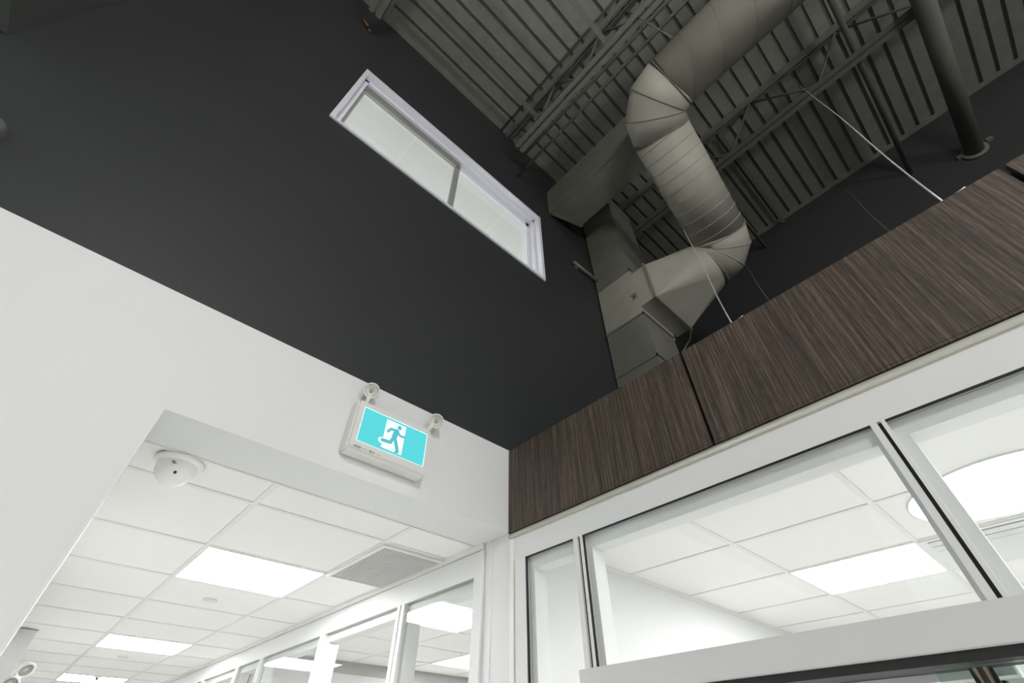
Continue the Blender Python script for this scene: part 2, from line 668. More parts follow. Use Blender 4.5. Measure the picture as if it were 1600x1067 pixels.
for y in mull:
    big = abs(y - 2.86) < .01 or abs(y - 3.4) < .01
    d = 0.006
    box(b, 0.02 if not big else 0.004, 0.055, y - d, y + d, 0, 2.68)
    if not big:
        box(b, 0.0005, 0.004, y - 0.002, y + 0.002, CG, 2.69)
for a0, a1 in zip(edges[0::2], edges[1::2]):
    box(b, 0.004, 0.03, a0, a1, CG - 0.0022, CG)
struct('gasket', b, M['greyframe'], g2)
b = NB()
for y in (2.86, 3.40):
    box(b, 0.003, 0.02, y - 0.006, y + 0.006, 0, 2.68)
struct('gasket', b, M['gasket'], g2)
for a0, a1 in zip(edges[0::2], edges[1::2]):
    b = NB()
    box(b, 0.012, 0.020, a0, a1, 0.05, CG - 0.002)
    struct('pane', b, M['pane2'], g2)

# far partition end on the corridor's left side
struct('wall_pilaster', box(NB(), -1.499, -1.378, 3.75, 3.86, 0, ZC - 0.001), M['header'])

# ================================================================== THINGS
# ---- wood bulkhead panels
def wood_panel(y0, y1, label):
    b = NB()
    box(b, -0.012, 0.010, y0, y1, 2.737, 3.150, 0.0015)
    o = obj('wood_panel', b, M['wood'], loc=(0, (y0 + y1) / 2, 2.737))
    tag(o, label, 'wall panel', 'dark wood veneer panels over the glazed front')
    # turned lip along the bottom edge
    b = NB()
    box(b, -0.014, 0.010, y0, y1, 2.728, 2.7365)
    obj('bottom_lip', b, M['wood'], o)
    return o


wood_panel(-1.015, -0.002, 'dark brown wood veneer panel in the corner beside the white band')
wood_panel(-2.038, -1.027, 'long dark brown wood veneer panel between two black joints')
wood_panel(-3.05, -2.052, 'dark wood veneer panel cut off by the right edge of the photo')
b = NB()
box(b, 0.0105, 0.045, -3.05, -0.002, 2.737, 3.13)
struct('trim_10', b, M['gasket'])

# ---- sliding door and its track cover
b = NB()
box(b, -0.115, -0.001, -3.2, -0.435, 2.105, 2.172, 0.002)
trk = thing('door_track_cover', (-0.06, -1.2, 2.105), 'pale grey box cover of the sliding door track across the glazed front', 'track cover')
obj('cover', b, M['header'], trk)
b = NB()
box(b, -0.108, -0.001, -3.15, -0.50, 2.088, 2.1048)
obj('track', b, M['black'], trk)
b = NB()
box(b, 0.001, 0.06, -1.40, -0.417, 2.075, 2.139)
box(b, 0.061, 0.10, -1.40, -0.417, 2.055, 2.120)
struct('door_frame', b, M['frame'])
b = NB()
box(b, -0.062, -0.050, -2.35, -1.290, 0.03, 2.0875)
d1 = struct('door_1', b, M['doorglass'])
b = NB()
for dx, zt in ((-0.105, 2.078), (-0.012, 2.066)):
    tube(b, [(dx, -1.365, 1.0), (dx, -1.365, zt)], 0.0175, 20)
for zt in (1.15, 1.98):
    tube(b, [(-0.105, -1.365, zt), (-0.012, -1.365, zt)], 0.009, 12)
struct('door_handle', b, M['chrome'], d1)


# ---- ceiling light panels
def light_panel(cx, cy, label, group):
    t_ = thing('light_panel', (cx, cy, ZC), label, 'ceiling light', group)
    h = 0.302
    b = NB()
    for a in ((-h, -h + .010, -h, h), (h - .010, h, -h, h), (-h + .010, h - .010, -h, -h + .010), (-h + .010, h - .010, h - .010, h)):
        box(b, cx + a[0], cx + a[1], cy + a[2], cy + a[3], ZC - 0.002, ZC + 0.0043)
    obj('frame', b, M['grid'], t_)
    b = NB()
    box(b, cx - h + .010, cx + h - .010, cy - h + .010, cy + h - .010, ZC + 0.0005, ZC + 0.0042)
    obj('diffuser', b, M['lamp'], t_)
    return t_


gl = 'square light panels in the corridor ceiling'
LY = 0.478 + PITCH * 1.5
lp = light_panel(-0.667, LY, 'square corridor light panel closest to the wall vent', gl)
for k, lb in ((4, 'square corridor light panel second from the opening'),
              (8, 'square corridor light panel third from the opening, cut by the lower edge'),):
    dup(lp, (0, PITCH * k, 0), lb)
dup(lp, (0, PITCH * 12, 0), 'square corridor light panel deepest in the corridor')
dup(lp, (1.796 - -0.667, -0.9165 - LY, 0), 'square light panel behind the second pane of the glazed front', 'square light panels in the offices')
for x_, y_, lb in ((0.7025, 1.42, 'square office light panel just behind the first corridor pane'),
                   (1.90, 2.6175, 'square office light panel deeper behind the first corridor pane'),
                   (0.7025, 4.02, 'square light panel in the second office behind the far corridor panes'),
                   (4.3, 1.42, 'unseen light panel added at the far side of the first office'),  # this and the next panel are unseen, added for more office light
                   (2.5, 5.22, 'unseen light panel added deep in the second office'),
                   (0.588, -2.725, 'unseen light panel added to brighten the front office nearest the glazed front, past the right edge'),  # last two panels are unseen, added to brighten the front office
                   (2.40, -2.725, 'unseen light panel added at the back of the front office past the right edge')):
    dup(lp, (x_ + 0.667, y_ - LY, 0), lb, 'square light panels in the offices')
# two long unseen panels added to light the clerestory room
for x_, sd_ in ((-2.9, 'left'), (2.2, 'right')):
    t_ = thing('upper_room_fill', (x_, 2.0, 6.36), 'long unseen lamp added in the %s part of the room behind the high window' % sd_, 'ceiling light', 'lamps added in the room behind the high window')
    obj('diffuser', box(NB(), x_ - .3, x_ + .3, 0.9, 3.1, 6.362, 6.375), M['lamp_up'], t_)
    obj('frame', box(NB(), x_ - .32, x_ + .32, 0.88, 3.12, 6.3755, 6.3995), M['grid'], t_)

# ---- round recessed light in the front office
t_ = thing('round_light', (1.118, -1.615, ZC), 'large round white ceiling light behind the right-hand pane', 'ceiling light')
b = NB()
Rl = 0.318
lathe(b, [(Rl + .004, 0.0042), (Rl + .004, -0.002), (Rl - .003, -0.002), (Rl - .003, 0.050), (Rl + .001, 0.050), (Rl + .001, 0.0042)], (1.118, -1.615, ZC), k=64)
obj('rim', b, M['frame'], t_)
b = NB()
lathe(b, [(0, 0.042), (Rl - .004, 0.042), (Rl - .004, 0.050), (0, 0.050)], (1.118, -1.615, ZC), k=64)
obj('diffuser', b, M['lamp'], t_)

# ---- air diffuser in the front office
t_ = thing('louvred_air_diffuser', (1.796, -1.52, ZC), 'white louvred air diffuser in the ceiling beside the round light', 'air vent')
cx, cy, h = 1.796, -1.521, 0.298
b = NB()
for a in ((-h, -h + .03, -h, h), (h - .03, h, -h, h), (-h + .03, h - .03, -h, -h + .03), (-h + .03, h - .03, h - .03, h)):
    box(b, cx + a[0], cx + a[1], cy + a[2], cy + a[3], ZC - 0.006, ZC + 0.0043)
obj('frame', b, M['frame'], t_)
obj('backing', box(NB(), cx - h + .03, cx + h - .03, cy - h + .03, cy + h - .03, ZC + 0.003, ZC + 0.0064), M['gasket'], t_)
for k in range(7):
    xx = cx - h + 0.055 + k * 0.080
    b = NB()
    w = 0.022 + 0.006 * k
    hexa(b, [(xx, cy - h + .03, ZC - 0.004), (xx + w, cy - h + .03, ZC - 0.016), (xx + w, cy + h - .03, ZC - 0.016), (xx, cy + h - .03, ZC - 0.004),
             (xx, cy - h + .03, ZC - 0.001), (xx + w, cy - h + .03, ZC - 0.013), (xx + w, cy + h - .03, ZC - 0.013), (xx, cy + h - .03, ZC - 0.001)])
    obj('louvre', b, M['frame'], t_)

# ---- egg crate return vent
cx, cy, h = -0.168, 0.478 + PITCH * 0.5 + 0.012, 0.292
hx = 0.172
t_ = thing('egg_crate_vent', (cx, cy, ZC), 'grey egg crate return air vent in the corridor ceiling by the glazing', 'air vent')
vx0, vx1, vy0, vy1 = -0.352, -0.017, 0.500, 1.078
b = NB()
for a in ((vx0 - .01, vx0 + .006, vy0 - .01, vy1 + .01), (vx1 - .006, vx1 + .001, vy0 - .01, vy1 + .01), (vx0 + .006, vx1 - .006, vy0 - .01, vy0 + .006), (vx0 + .006, vx1 - .006, vy1 - .006, vy1 + .01)):
    box(b, a[0], a[1], a[2], a[3], ZC - 0.012, ZC + 0.0043)
obj('frame', b, M['grid'], t_)
obj('backing', box(NB(), vx0, vx1, vy0, vy1, ZC + 0.004, ZC + 0.0043), M['black'], t_)
b = NB()
nx, ny = 20, 34
for i in range(nx + 1):
    xx = vx0 + (vx1 - vx0) * i / nx
    box(b, xx - .0013, xx + .0013, vy0, vy1, ZC - 0.009, ZC + 0.0035)
for j in range(ny + 1):
    yy = vy0 + (vy1 - vy0) * j / ny
    box(b, vx0, vx1, yy - .0013, yy + .0013, ZC - 0.0088, ZC + 0.0033)
obj('grid', b, M['louver'], t_)


# ---- small round ceiling fittings
def disc_fit(x_, y_, r_, lb, nm='sprinkler_cover'):
    b = NB()
    lathe(b, [(0, -0.006), (r_ * .8, -0.006), (r_, -0.004), (r_, 0.0043), (0, 0.0043)], (x_, y_, ZC), k=24)
    o = obj(nm, b, M['frame'], loc=(x_, y_, ZC))
    tag(o, lb, 'sprinkler cover', 'flat round covers in the corridor ceiling')


disc_fit(-0.672, 2.055, 0.040, 'flat round white cover in the ceiling just beyond the nearest corridor light')
disc_fit(-0.685, 4.54, 0.040, 'flat round white cover in the ceiling beyond the second corridor light')
t_ = thing('fire_sprinkler', (-0.655, 5.99, ZC), 'tiny ceiling sprinkler head with a dark centre by the third corridor light', 'sprinkler')
b = NB()
lathe(b, [(0, -0.010), (0.03, -0.010), (0.042, -0.003), (0.042, 0.0043), (0, 0.0043)], (-0.655, 5.99, ZC), k=24)
obj('plate', b, M['frame'], t_)
b = NB()
lathe(b, [(0, -0.03), (0.014, -0.028), (0.014, -0.0101), (0, -0.0101)], (-0.655, 5.99, ZC), k=12)
obj('nozzle', b, M['ink'], t_)

# ---- dome sensor by the opening
sx, sy = -1.290, 0.310
t_ = thing('motion_sensor', (sx, sy, ZC), 'white domed motion sensor on the ceiling beside the opening corner', 'sensor')
b = NB()
lathe(b, [(0, 0.0), (0.076, 0.0), (0.079, -0.006), (0.074, -0.014), (0.066, -0.018), (0, -0.018)], (sx, sy, ZC), k=48)
obj('base_plate', b, M['sensor'], t_)
b = NB()
lathe(b, [(0.062, -0.0181), (0.060, -0.040), (0.056, -0.052), (0.046, -0.066), (0.036, -0.072), (0.026, -0.083), (0, -0.090)], (sx, sy, ZC), k=40)
obj('body', b, M['sensor'], t_)
# dark sensor eye and printed patches on the side facing the lobby
dv = Vector((-1.3787 - sx, -1.5171 - sy, 0)).normalized()
sd = Vector((-dv.y, dv.x, 0))
c0 = Vector((sx, sy, ZC))
b = NB()
lathe(b, [(0, 0.001), (0.0045, 0.001), (0.0045, -0.004)], c0 + dv * 0.0535 + Vector((0, 0, -0.0600)) + sd * 0.002, dv, k=14)
obj('eye', b, M['gasket'], t_)
b = NB()
for (du, dz, w, hh) in ((-0.014, -0.034, 0.012, 0.002), (-0.018, -0.029, 0.010, 0.0015)):
    p = c0 + dv * 0.0615 + sd * du + Vector((0, 0, dz))
    q = [p + sd * s * w / 2 + Vector((0, 0, v * hh / 2)) for s, v in ((-1, -1), (1, -1), (1, 1), (-1, 1))]
    hexa(b, [v - dv * 0.004 for v in q] + q)
obj('printed_mark', b, M['ink'], t_)

# ---- lamp heads unit on the far left of the corridor
t_ = thing('emergency_light', (-1.35, 3.72, 2.40), 'white twin head emergency light at the far left end of the corridor wall', 'emergency light')
b = NB()
box(b, -1.42, -1.33, 3.67, 3.749, 2.33, 2.43, 0.01)
obj('housing', b, M['plastic'], t_)
for px_, pz_, dr in ((-1.312, 2.492, Vector((0.4, -0.7, -0.55))), (-1.345, 2.41, Vector((-0.1, -0.8, -0.5)))):
    c_ = Vector((px_, 3.66, pz_))
    b = NB()
    lathe(b, [(0, -0.045), (0.030, -0.038), (0.045, -0.012), (0.050, 0.010), (0.050, 0.016), (0.042, 0.016), (0.036, 0.004), (0, 0.0)], c_, dr, k=28)
    hd = obj('lamp_head', b, M['plastic'], t_)
    b = NB()
    lathe(b, [(0.015, 0.0055), (0.034, 0.0055), (0.035, 0.010), (0.015, 0.010)], c_, dr, k=24)
    obj('lens', b, M['greyframe'], hd)
    b = NB()
    tube(b, [c_ - dr.normalized() * 0.03, (-1.36, 3.70, 2.425)], 0.012, 10)
    obj('bracket', b, M['plastic'], t_)

# ---- exit sign with two lamp heads
ex0, ex1, ez0, ez1 = -0.866, -0.522, 2.806, 3.022
ey = -0.058
t_ = thing('exit_sign', ((ex0 + ex1) / 2, 0, ez0), 'lit teal running man exit sign with two lamp heads on the white band', 'exit sign')
b = NB()
box(b, ex0, ex1, ey, -0.0005, ez0 - 0.004, ez1, 0.006)
obj('housing', b, M['plastic'], t_)
fx0, fx1, fz0, fz1 = -0.838, -0.536, 2.842, 2.998
b = NB()
for a in ((fx0 - .022, fx1 + .010, fz1 + .001, fz1 + .018), (fx0 - .022, fx1 + .010, fz0 - .030, fz0 - .001), (fx0 - .022, fx0 - .001, fz0 - .001, fz1 + .001), (fx1 + .001, fx1 + .010, fz0 - .001, fz1 + .001)):
    box(b, a[0], a[1], ey - 0.006, ey - 0.0001, a[2], a[3])
obj('bezel', b, M['plastic'], t_)
yf = ey - 0.0015


def flat(bm, pts, y0, th=0.0006):
    q = [(fx0 + u * (fx1 - fx0), fz0 + v * (fz1 - fz0)) for u, v in pts]
    a = [bm.verts.new((x, y0, z)) for x, z in q]
    c = [bm.verts.new((x, y0 - th, z)) for x, z in q]
    bm.faces.new(a)
    bm.faces.new(list(reversed(c)))
    for i in range(len(q)):
        j = (i + 1) % len(q)
        bm.faces.new((a[i], a[j], c[j], c[i]))


AS = (fx1 - fx0) / (fz1 - fz0)


def stroke(bm, pts, w, y0):
    """limb: quads with round ends in face coordinates; w in v units"""
    for i, ((u0, v0), (u1, v1)) in enumerate(zip(pts, pts[1:])):
        dx, dz = (u1 - u0) * AS, v1 - v0
        L_ = math.hypot(dx, dz)
        nx_, nz_ = -dz / L_ * w / 2, dx / L_ * w / 2
        flat(bm, [(u0 + nx_ / AS, v0 + nz_), (u1 + nx_ / AS, v1 + nz_), (u1 - nx_ / AS, v1 - nz_), (u0 - nx_ / AS, v0 - nz_)], y0 - 0.00002 * i)
    for i, (u, v) in enumerate(pts):
        blob(bm, u, v, w / 2, y0 - 0.00003 * (i + 3))


def blob(bm, u, v, r_, y0):
    flat(bm, [(u + r_ / AS * math.cos(a), v + r_ * math.sin(a)) for a in [2 * math.pi * k / 16 for k in range(16)]], y0)


face = obj('sign_face', box(NB(), fx0, fx1, yf, ey - 0.0002, fz0, fz1), M['sign_green'], t_)
b = NB()
e_ = 0.012
flat(b, [(0, 0), (1, 0), (1, e_ * 2), (0, e_ * 2)], yf - .0001)
flat(b, [(0, 1 - e_ * 2), (1, 1 - e_ * 2), (1, 1), (0, 1)], yf - .0001)
flat(b, [(0, e_ * 2), (e_, e_ * 2), (e_, 1 - e_ * 2), (0, 1 - e_ * 2)], yf - .0001)
flat(b, [(1 - e_, e_ * 2), (1, e_ * 2), (1, 1 - e_ * 2), (1 - e_, 1 - e_ * 2)], yf - .0001)
obj('sign_border', b, M['sign_white'], t_)
b = NB()
flat(b, [(0.345, 0.09), (0.648, 0.084), (0.648, 0.922), (0.345, 0.922)], yf - .0001)
stroke(b, [(0.46, 0.29), (0.325, 0.275)], 0.16, yf - .0001)
obj('doorway', b, M['sign_white'], t_)
b = NB()
yy = yf - 0.0012
blob(b, 0.549, 0.815, 0.062, yy)
stroke(b, [(0.530, 0.655), (0.497, 0.690), (0.428, 0.685), (0.392, 0.580)], 0.070, yy - .0002)
stroke(b, [(0.518, 0.670), (0.500, 0.520)], 0.150, yy - .0004)
stroke(b, [(0.532, 0.665), (0.585, 0.590), (0.650, 0.605)], 0.062, yy - .0002)
stroke(b, [(0.490, 0.490), (0.460, 0.305), (0.340, 0.285)], 0.090, yy - .0006)
stroke(b, [(0.503, 0.500), (0.540, 0.330), (0.580, 0.130)], 0.095, yy - .0008)
stroke(b, [(0.580, 0.118), (0.550, 0.100)], 0.05, yy - .0006)
obj('running_figure', b, M['sign_man'], t_)
b = NB()
lathe(b, [(0, 0.002), (0.0022, 0.0015), (0.003, 0)], (ex0 + 0.004, ey - 0.003, 2.985), Vector((-.3, -1, 0)), k=10)
obj('indicator', b, M['led'], t_)
# small printed marks under the sign
b = NB()
for k, (x_, w, hh) in enumerate(((-0.842, 0.030, 0.008), (-0.806, 0.022, 0.002), (-0.778, 0.012, 0.010), (-0.763, 0.008, 0.006), (-0.745, 0.018, 0.0015))):
    box(b, x_, x_ + w, ey - 0.0068, ey - 0.0055, 2.818 - hh / 2, 2.818 + hh / 2)
obj('printed_mark', b, M['greyframe'], t_)
for hx_, ax_, nm in ((-0.826, Vector((-.30, -.66, -.66)), 0), (-0.498, Vector((-.42, -.62, -.66)), 1)):
    c_ = Vector((hx_, -0.050, 3.090))
    b = NB()
    lathe(b, [(0, -0.034), (0.014, -0.032), (0.026, -0.018), (0.031, 0.002), (0.034, 0.010), (0.031, 0.014), (0.027, 0.010), (0.0245, 0.003)], c_, ax_, k=36)
    hd = obj('lamp_head', b, M['plastic'], t_)
    b = NB()
    lathe(b, [(0.0246, 0.0035), (0.021, 0.0075), (0.017, 0.003), (0.013, 0.001), (0.0085, 0.0005)], c_, ax_, k=30)
    obj('lens', b, M['lens'], hd)
    b = NB()
    lathe(b, [(0.0084, 0.0005), (0.007, 0.006), (0.004, 0.008), (0, 0.0085)], c_, ax_, k=20)
    obj('bulb', b, M['greyframe'], hd)
    b = NB()
    bx_ = max(ex0 + .02, min(ex1 - .012, hx_))
    tube(b, [c_ - ax_.normalized() * 0.02, (bx_, -0.030, ez1 - 0.002)], 0.010, 12)
    obj('bracket', b, M['plastic'], hd)

# ---- round spiral duct
def ridge(bm, P0, P1, r_, turns, tilt, k=64, w=0.004, a0=0.0):
    """raised lock seams: closed rings leaning by `tilt` along the duct"""
    P0, P1 = Vector(P0), Vector(P1)
    d = (P1 - P0)
    L_ = d.length
    d.normalize()
    a = d.cross(Vector((0, 0, 1))).normalized()
    c = d.cross(a)
    for i in range(turns):
        base = P0 + d * (L_ * (i + 0.5) / turns)
        pts = []
        for j in range(k + 1):
            t = 2 * math.pi * j / k
            pts.append(base + r_ * (math.cos(t) * a + math.sin(t) * c) + d * tilt * math.cos(t + a0))
        tube(bm, pts[:-1] + [pts[0]], w, 5, cap=False)


r_d = 0.235
A0 = Vector((0.296, -4.6, 5.935))
Cn = Vector((0.296, -1.346, 5.935))
E2 = Vector((1.686, -1.153, 5.425))
d1_ = Vector((0, 1, 0))
d2_ = (E2 - Cn).normalized()


def elbow(c, da, db, tl, n):
    """n mitre points on the bend"""
    a, e = c - da.normalized() * tl, c + db.normalized() * tl
    out = []
    for i in range(n):
        t = i / (n - 1)
        out.append(a * (1 - t) ** 2 + c * 2 * t * (1 - t) + e * t * t)
    return out


e1 = elbow(Cn, d1_, d2_, 0.254, 4)
d3n = Vector((-0.28, 1, -0.38)).normalized()
e2p = elbow(E2, d2_, d3n, 0.207, 4)
END = e2p[-1] + d3n * 0.02
dt = thing('round_duct', (0.296, -1.3, 5.7), 'large grey round spiral duct bending down from the roof to the wall duct', 'duct')
b = NB()
tube(b, [A0, e1[0]], r_d, 56)
obj('duct_run', b, M['duct'], dt)
b = NB()
# flat-shaded gores
tube(b, [e1[0] - d1_ * 0.001] + e1[1:-1] + [e1[-1] + d2_ * 0.002], r_d + 0.002, 56)
obj('elbow', b, M['duct'], dt)
b = NB()
tube(b, [e1[-1], e2p[0]], r_d, 56)
obj('duct_run', b, M['duct'], dt)
b = NB()
tube(b, [e2p[0] - d2_ * 0.001] + e2p[1:-1] + [END], r_d + 0.002, 56)
obj('elbow', b, M['duct'], dt)
b = NB()
ridge(b, A0, e1[0], r_d, 12, 0.10, w=0.0035)
obj('spiral_seam', b, M['duct2'], dt)
b = NB()
ridge(b, e1[-1], e2p[0], r_d, 10, 0.03, w=0.0035, a0=2.2)
obj('spiral_seam', b, M['duct'], dt)
for pts in (e1, e2p):
    for i, p in enumerate(pts):
        prv = pts[i - 1] if i else p - (d1_ if pts is e1 else d2_)
        nx_ = pts[i + 1] if i < len(pts) - 1 else p + (d2_ if pts is e1 else d3n)
        din, dout = (p - prv).normalized(), (nx_ - p).normalized()
        nn = (din + dout).normalized()
        ring = ring_pts(p, din, r_d + 0.003, 56, Vector((0, 0, 1)))
        ring = [q + din * ((p - q).dot(nn) / din.dot(nn)) for q in ring]
        b = NB()
        tube(b, ring + [ring[0]], 0.0045, 5, cap=False)
        obj('joint_seam', b, M['duct'] if pts is e2p else M['duct2'], dt)

# ---- square to round transition and vertical duct
vx, vxr, vyf = 1.18, 1.622, -0.405
vt = thing('rectangular_duct', (1.4, -0.2, 2.9), 'tall grey rectangular duct standing in the dark corner behind the wood panels', 'duct')
b = NB()
box(b, vx, vxr, vyf, -0.015, 5.42, 6.95)
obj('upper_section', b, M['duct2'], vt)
b = NB()
hexa(b, [(vx, vyf, 4.80), (vx, -0.012, 4.84), (vxr + .07, -0.012, 4.84), (vxr + .07, vyf, 4.80),
         (vx, vyf, 5.42), (vx, -0.015, 5.42), (vxr, -0.015, 5.42), (vxr, vyf, 5.42)])
obj('middle_section', b, M['duct'], vt)
b = NB()
hexa(b, [(vx, vyf - .035, 2.87), (vx, -0.012, 2.87), (vxr, -0.012, 2.87), (vxr, vyf - .035, 2.87),
         (vx, vyf - .002, 4.80), (vx, -0.012, 4.84), (vxr + .03, -0.012, 4.84), (vxr + .03, vyf - .002, 4.80)])
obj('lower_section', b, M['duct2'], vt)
for zz, yy0 in ((5.425, vyf), (4.80, vyf - .002), (4.30, vyf - .010)):
    b = NB()
    box(b, vx - 0.010, vx + 0.002, yy0 - 0.010, -0.013, zz - 0.009, zz + 0.009)
    box(b, vx - 0.010, vxr + 0.02, yy0 - 0.012, yy0 + 0.004, zz - 0.009, zz + 0.009)
    obj('flange', b, M['duct2'], vt)
b = NB()
box(b, vx - 0.0, 1.745, -0.545, vyf + 0.001, 4.885, 5.345)
obj('branch_stub', b, M['duct'], vt)
# smudged installer's mark on the side
b = NB()
for (y0, z0, y1, z1) in ((-0.345, 5.075, -0.405, 5.010), (-0.345, 5.015, -0.400, 5.075), (-0.350, 5.045, -0.400, 5.045), (-0.375, 5.085, -0.372, 5.005), (-0.34, 5.08, -0.40, 5.085)):
    tube(b, [(vx - 0.0015, y0, z0), (vx - 0.0015, y1, z1)], 0.0028, 6)
obj('painted_mark', b, M['ink'], vt)

tr = thing('transition_duct', (1.46, -0.55, 4.9), 'grey square to round duct transition joining the round duct to the tall duct', 'duct')
b = NB()
rend = END + d3n * 0.004
aa = d3n.cross(Vector((0, 0, 1))).normalized()
bb_ = aa.cross(d3n).normalized()
if aa.x < 0:
    aa = -aa
if bb_.z < 0:
    bb_ = -bb_
cor = [b.verts.new(q) for q in ((1.745, -0.555, 5.345), (vx, -0.555, 5.345), (vx, -0.555, 4.885), (1.745, -0.555, 4.885))]
K = 56
rc = [b.verts.new(rend + (r_d + 0.004) * (math.cos(2 * math.pi * i / K) * aa + math.sin(2 * math.pi * i / K) * bb_)) for i in range(K)]
for q in range(4):
    for i in range(K // 4):
        f = b.faces.new((cor[q], rc[(q * K // 4 + i) % K], rc[(q * K // 4 + i + 1) % K]))
        f.smooth = False
    b.faces.new((cor[q], rc[((q + 1) * K // 4) % K], cor[(q + 1) % 4]))
b.faces.new(list(reversed(cor)))
b.faces.new(rc)
obj('transition_body', b, M['duct'], tr)
b = NB()
for a in ((vx - .016, 1.761, 4.869, 4.886), (vx - .016, 1.761, 5.344, 5.361), (vx - .016, vx + .001, 4.886, 5.344), (1.744, 1.761, 4.886, 5.344)):
    box(b, a[0], a[1], -0.566, -0.546, a[2], a[3])
obj('flange', b, M['duct2'], tr)

# ---- high horizontal rectangular duct
ht = thing('horizontal_duct', (0.8, -0.7, 6.273), 'dark rectangular duct running high along the roof behind the round duct', 'duct')
b = NB()
hexa(b, [(0.573, -0.004, 6.273), (0.573, -1.28, 6.273), (0.93, -1.24, 6.273), (0.93, -0.128, 6.273),
         (0.573, -0.004, 6.733), (0.573, -1.28, 6.733), (0.93, -1.24, 6.733), (0.93, -0.128, 6.733)])
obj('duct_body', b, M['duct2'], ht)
b = NB()
box(b, 0.560, 0.574, -0.030, -0.002, 6.262, 6.745)
obj('end_flange', b, M['duct2'], ht)
b = NB()
box(b, 0.560, 0.574, -1.28, -0.03, 6.262, 6.285)
obj('edge_seam', b, M['duct2'], ht)
b = NB()
box(b, 0.560, 0.574, -1.28, -0.03, 6.722, 6.745)
obj('edge_seam', b, M['duct2'], ht)
b = NB()
hexa(b, [(0.565, -0.006, 6.262), (0.565, -0.035, 6.262), (0.94, -0.160, 6.262), (0.94, -0.130, 6.262),
         (0.565, -0.006, 6.272), (0.565, -0.035, 6.272), (0.94, -0.160, 6.272), (0.94, -0.130, 6.272)])
obj('flange', b, M['duct2'], ht)


# ---- steel joists (along y)
def joist(x_, ytop, ybot, label, ztop=7.32, zbot=6.66, start=-0.45, n=12, step=0.62, ylen=-7.8):
    j = thing('steel_joist', (x_, -3.9, zbot), label, 'roof joist', 'open web roof joists under the deck')
    b = NB()
    for s in (-1, 1):
        box(b, x_ + s * 0.012, x_ + s * 0.056, ylen, ytop, ztop - 0.008, ztop)
        box(b, x_ + s * 0.012, x_ + s * 0.018, ylen, ytop, ztop - 0.055, ztop - 0.008)
    obj('top_chord', b, M['steel'], j)
    b = NB()
    for s in (-1, 1):
        box(b, x_ + s * 0.012, x_ + s * 0.056, ylen, ybot, zbot, zbot + 0.007)
        box(b, x_ + s * 0.012, x_ + s * 0.018, ylen, ybot, zbot + 0.007, zbot + 0.05)
    obj('bottom_chord', b, M['steel'], j)
    y_ = start
    for i in range(n):
        b = NB()
        tube(b, [(x_, y_, zbot + 0.03), (x_, y_ - step / 2, ztop - 0.03)], 0.011, 8)
        tube(b, [(x_, y_ - step / 2, ztop - 0.03), (x_, y_ - step, zbot + 0.03)], 0.011, 8)
        obj('web_bar', b, M['steel'], j)
        y_ -= step
    return j


joist(-0.045, -0.002, -0.17, 'grey open web roof joist beside the pipes ending above the high window')
joist(1.69, -0.002, -0.35, 'open web roof joist crossing beside the round duct over the glazed front', start=-0.75, step=0.9, n=8)
joist(-1.76, -0.002, -0.17, 'roof joist stub in the top left part of the deck')

# ---- bridging bars and pipes
def bar(nm, a, c_, r_, mt, label, cat, group=None, k=12):
    b = NB()
    tube(b, [a, c_], r_, k)
    mid = (Vector(a) + Vector(c_)) / 2
    o = obj(nm, b, M[mt], loc=mid)
    return tag(o, label, cat, group)


def abar(x0_, x1_, y_, z_, label):
    b = NB()
    box(b, x0_, x1_, y_ - 0.024, y_ + 0.020, z_, z_ + 0.006)
    box(b, x0_, x1_, y_ + 0.014, y_ + 0.020, z_ + 0.006, z_ + 0.04)
    o = obj('bridging_bar', b, M['steel'], loc=((x0_ + x1_) / 2, y_, z_))
    return tag(o, label, 'bridging bar', 'steel bridging bars between the joists')


abar(-1.70, 0.0, -0.45, 7.05, 'long steel bridging bar above the high window between two joists')
abar(-1.70, -0.01, -1.395, 6.72, 'lower steel bridging bar near the top edge left of the pipes')
abar(1.76, 3.44, -1.70, 7.27, 'steel bridging bar between the right joist and the far wall')
bar('conduit_pipe', (-0.16, -0.002, 7.30), (-0.13, -7.5, 7.30), 0.011, 'steel', 'thin grey conduit under the deck left of the first joist', 'conduit')
bar('conduit_pipe', (0.10, -0.001, 6.50), (0.13, -7.5, 6.50), 0.016, 'steel', 'thin pipe with a capped end right of the first joist', 'pipe')
bar('conduit_pipe', (0.03, -0.17, 6.63), (0.06, -7.5, 6.63), 0.017, 'steel', 'grey pipe running close along the bottom of the first joist', 'pipe')
bar('thin_pipe', (-0.6, -2.93, 6.80), (XC - 0.001, -2.93, 6.80), 0.026, 'steel', 'slim grey pipe crossing the deck to the far dark wall left of the big pipe', 'pipe')
lp_ = thing('large_pipe', (2.2, -3.42, 6.6), 'thick grey pipe running under the deck into the far dark wall', 'pipe')
b = NB()
tube(b, [(0.8, -3.385, 6.575), (XC - 0.03, -3.385, 6.575)], 0.075, 28)
obj('pipe_body', b, M['steel'], lp_)
b = NB()
lathe(b, [(0.076, -0.03), (0.105, -0.03), (0.110, -0.001), (0.076, -0.001)], (XC, -3.385, 6.575), Vector((1, 0, 0)), k=28)
box(b, XC - 0.035, XC - 0.001, -3.55, -3.50, 6.58, 6.62)
box(b, XC - 0.035, XC - 0.001, -3.30, -3.25, 6.58, 6.62)
obj('wall_flange', b, M['steel'], lp_)
bar('slim_pipe', (1.76, -1.36, 7.07), (XC - 0.001, -1.36, 7.07), 0.022, 'steel', 'short slim pipe entering the far dark wall right of the round duct elbow', 'pipe')
t_ = thing('bracket_rail', (0.95, -0.03, 5.6), 'short grey bracket rail on the dark wall left of the tall duct', 'bracket')
b = NB()
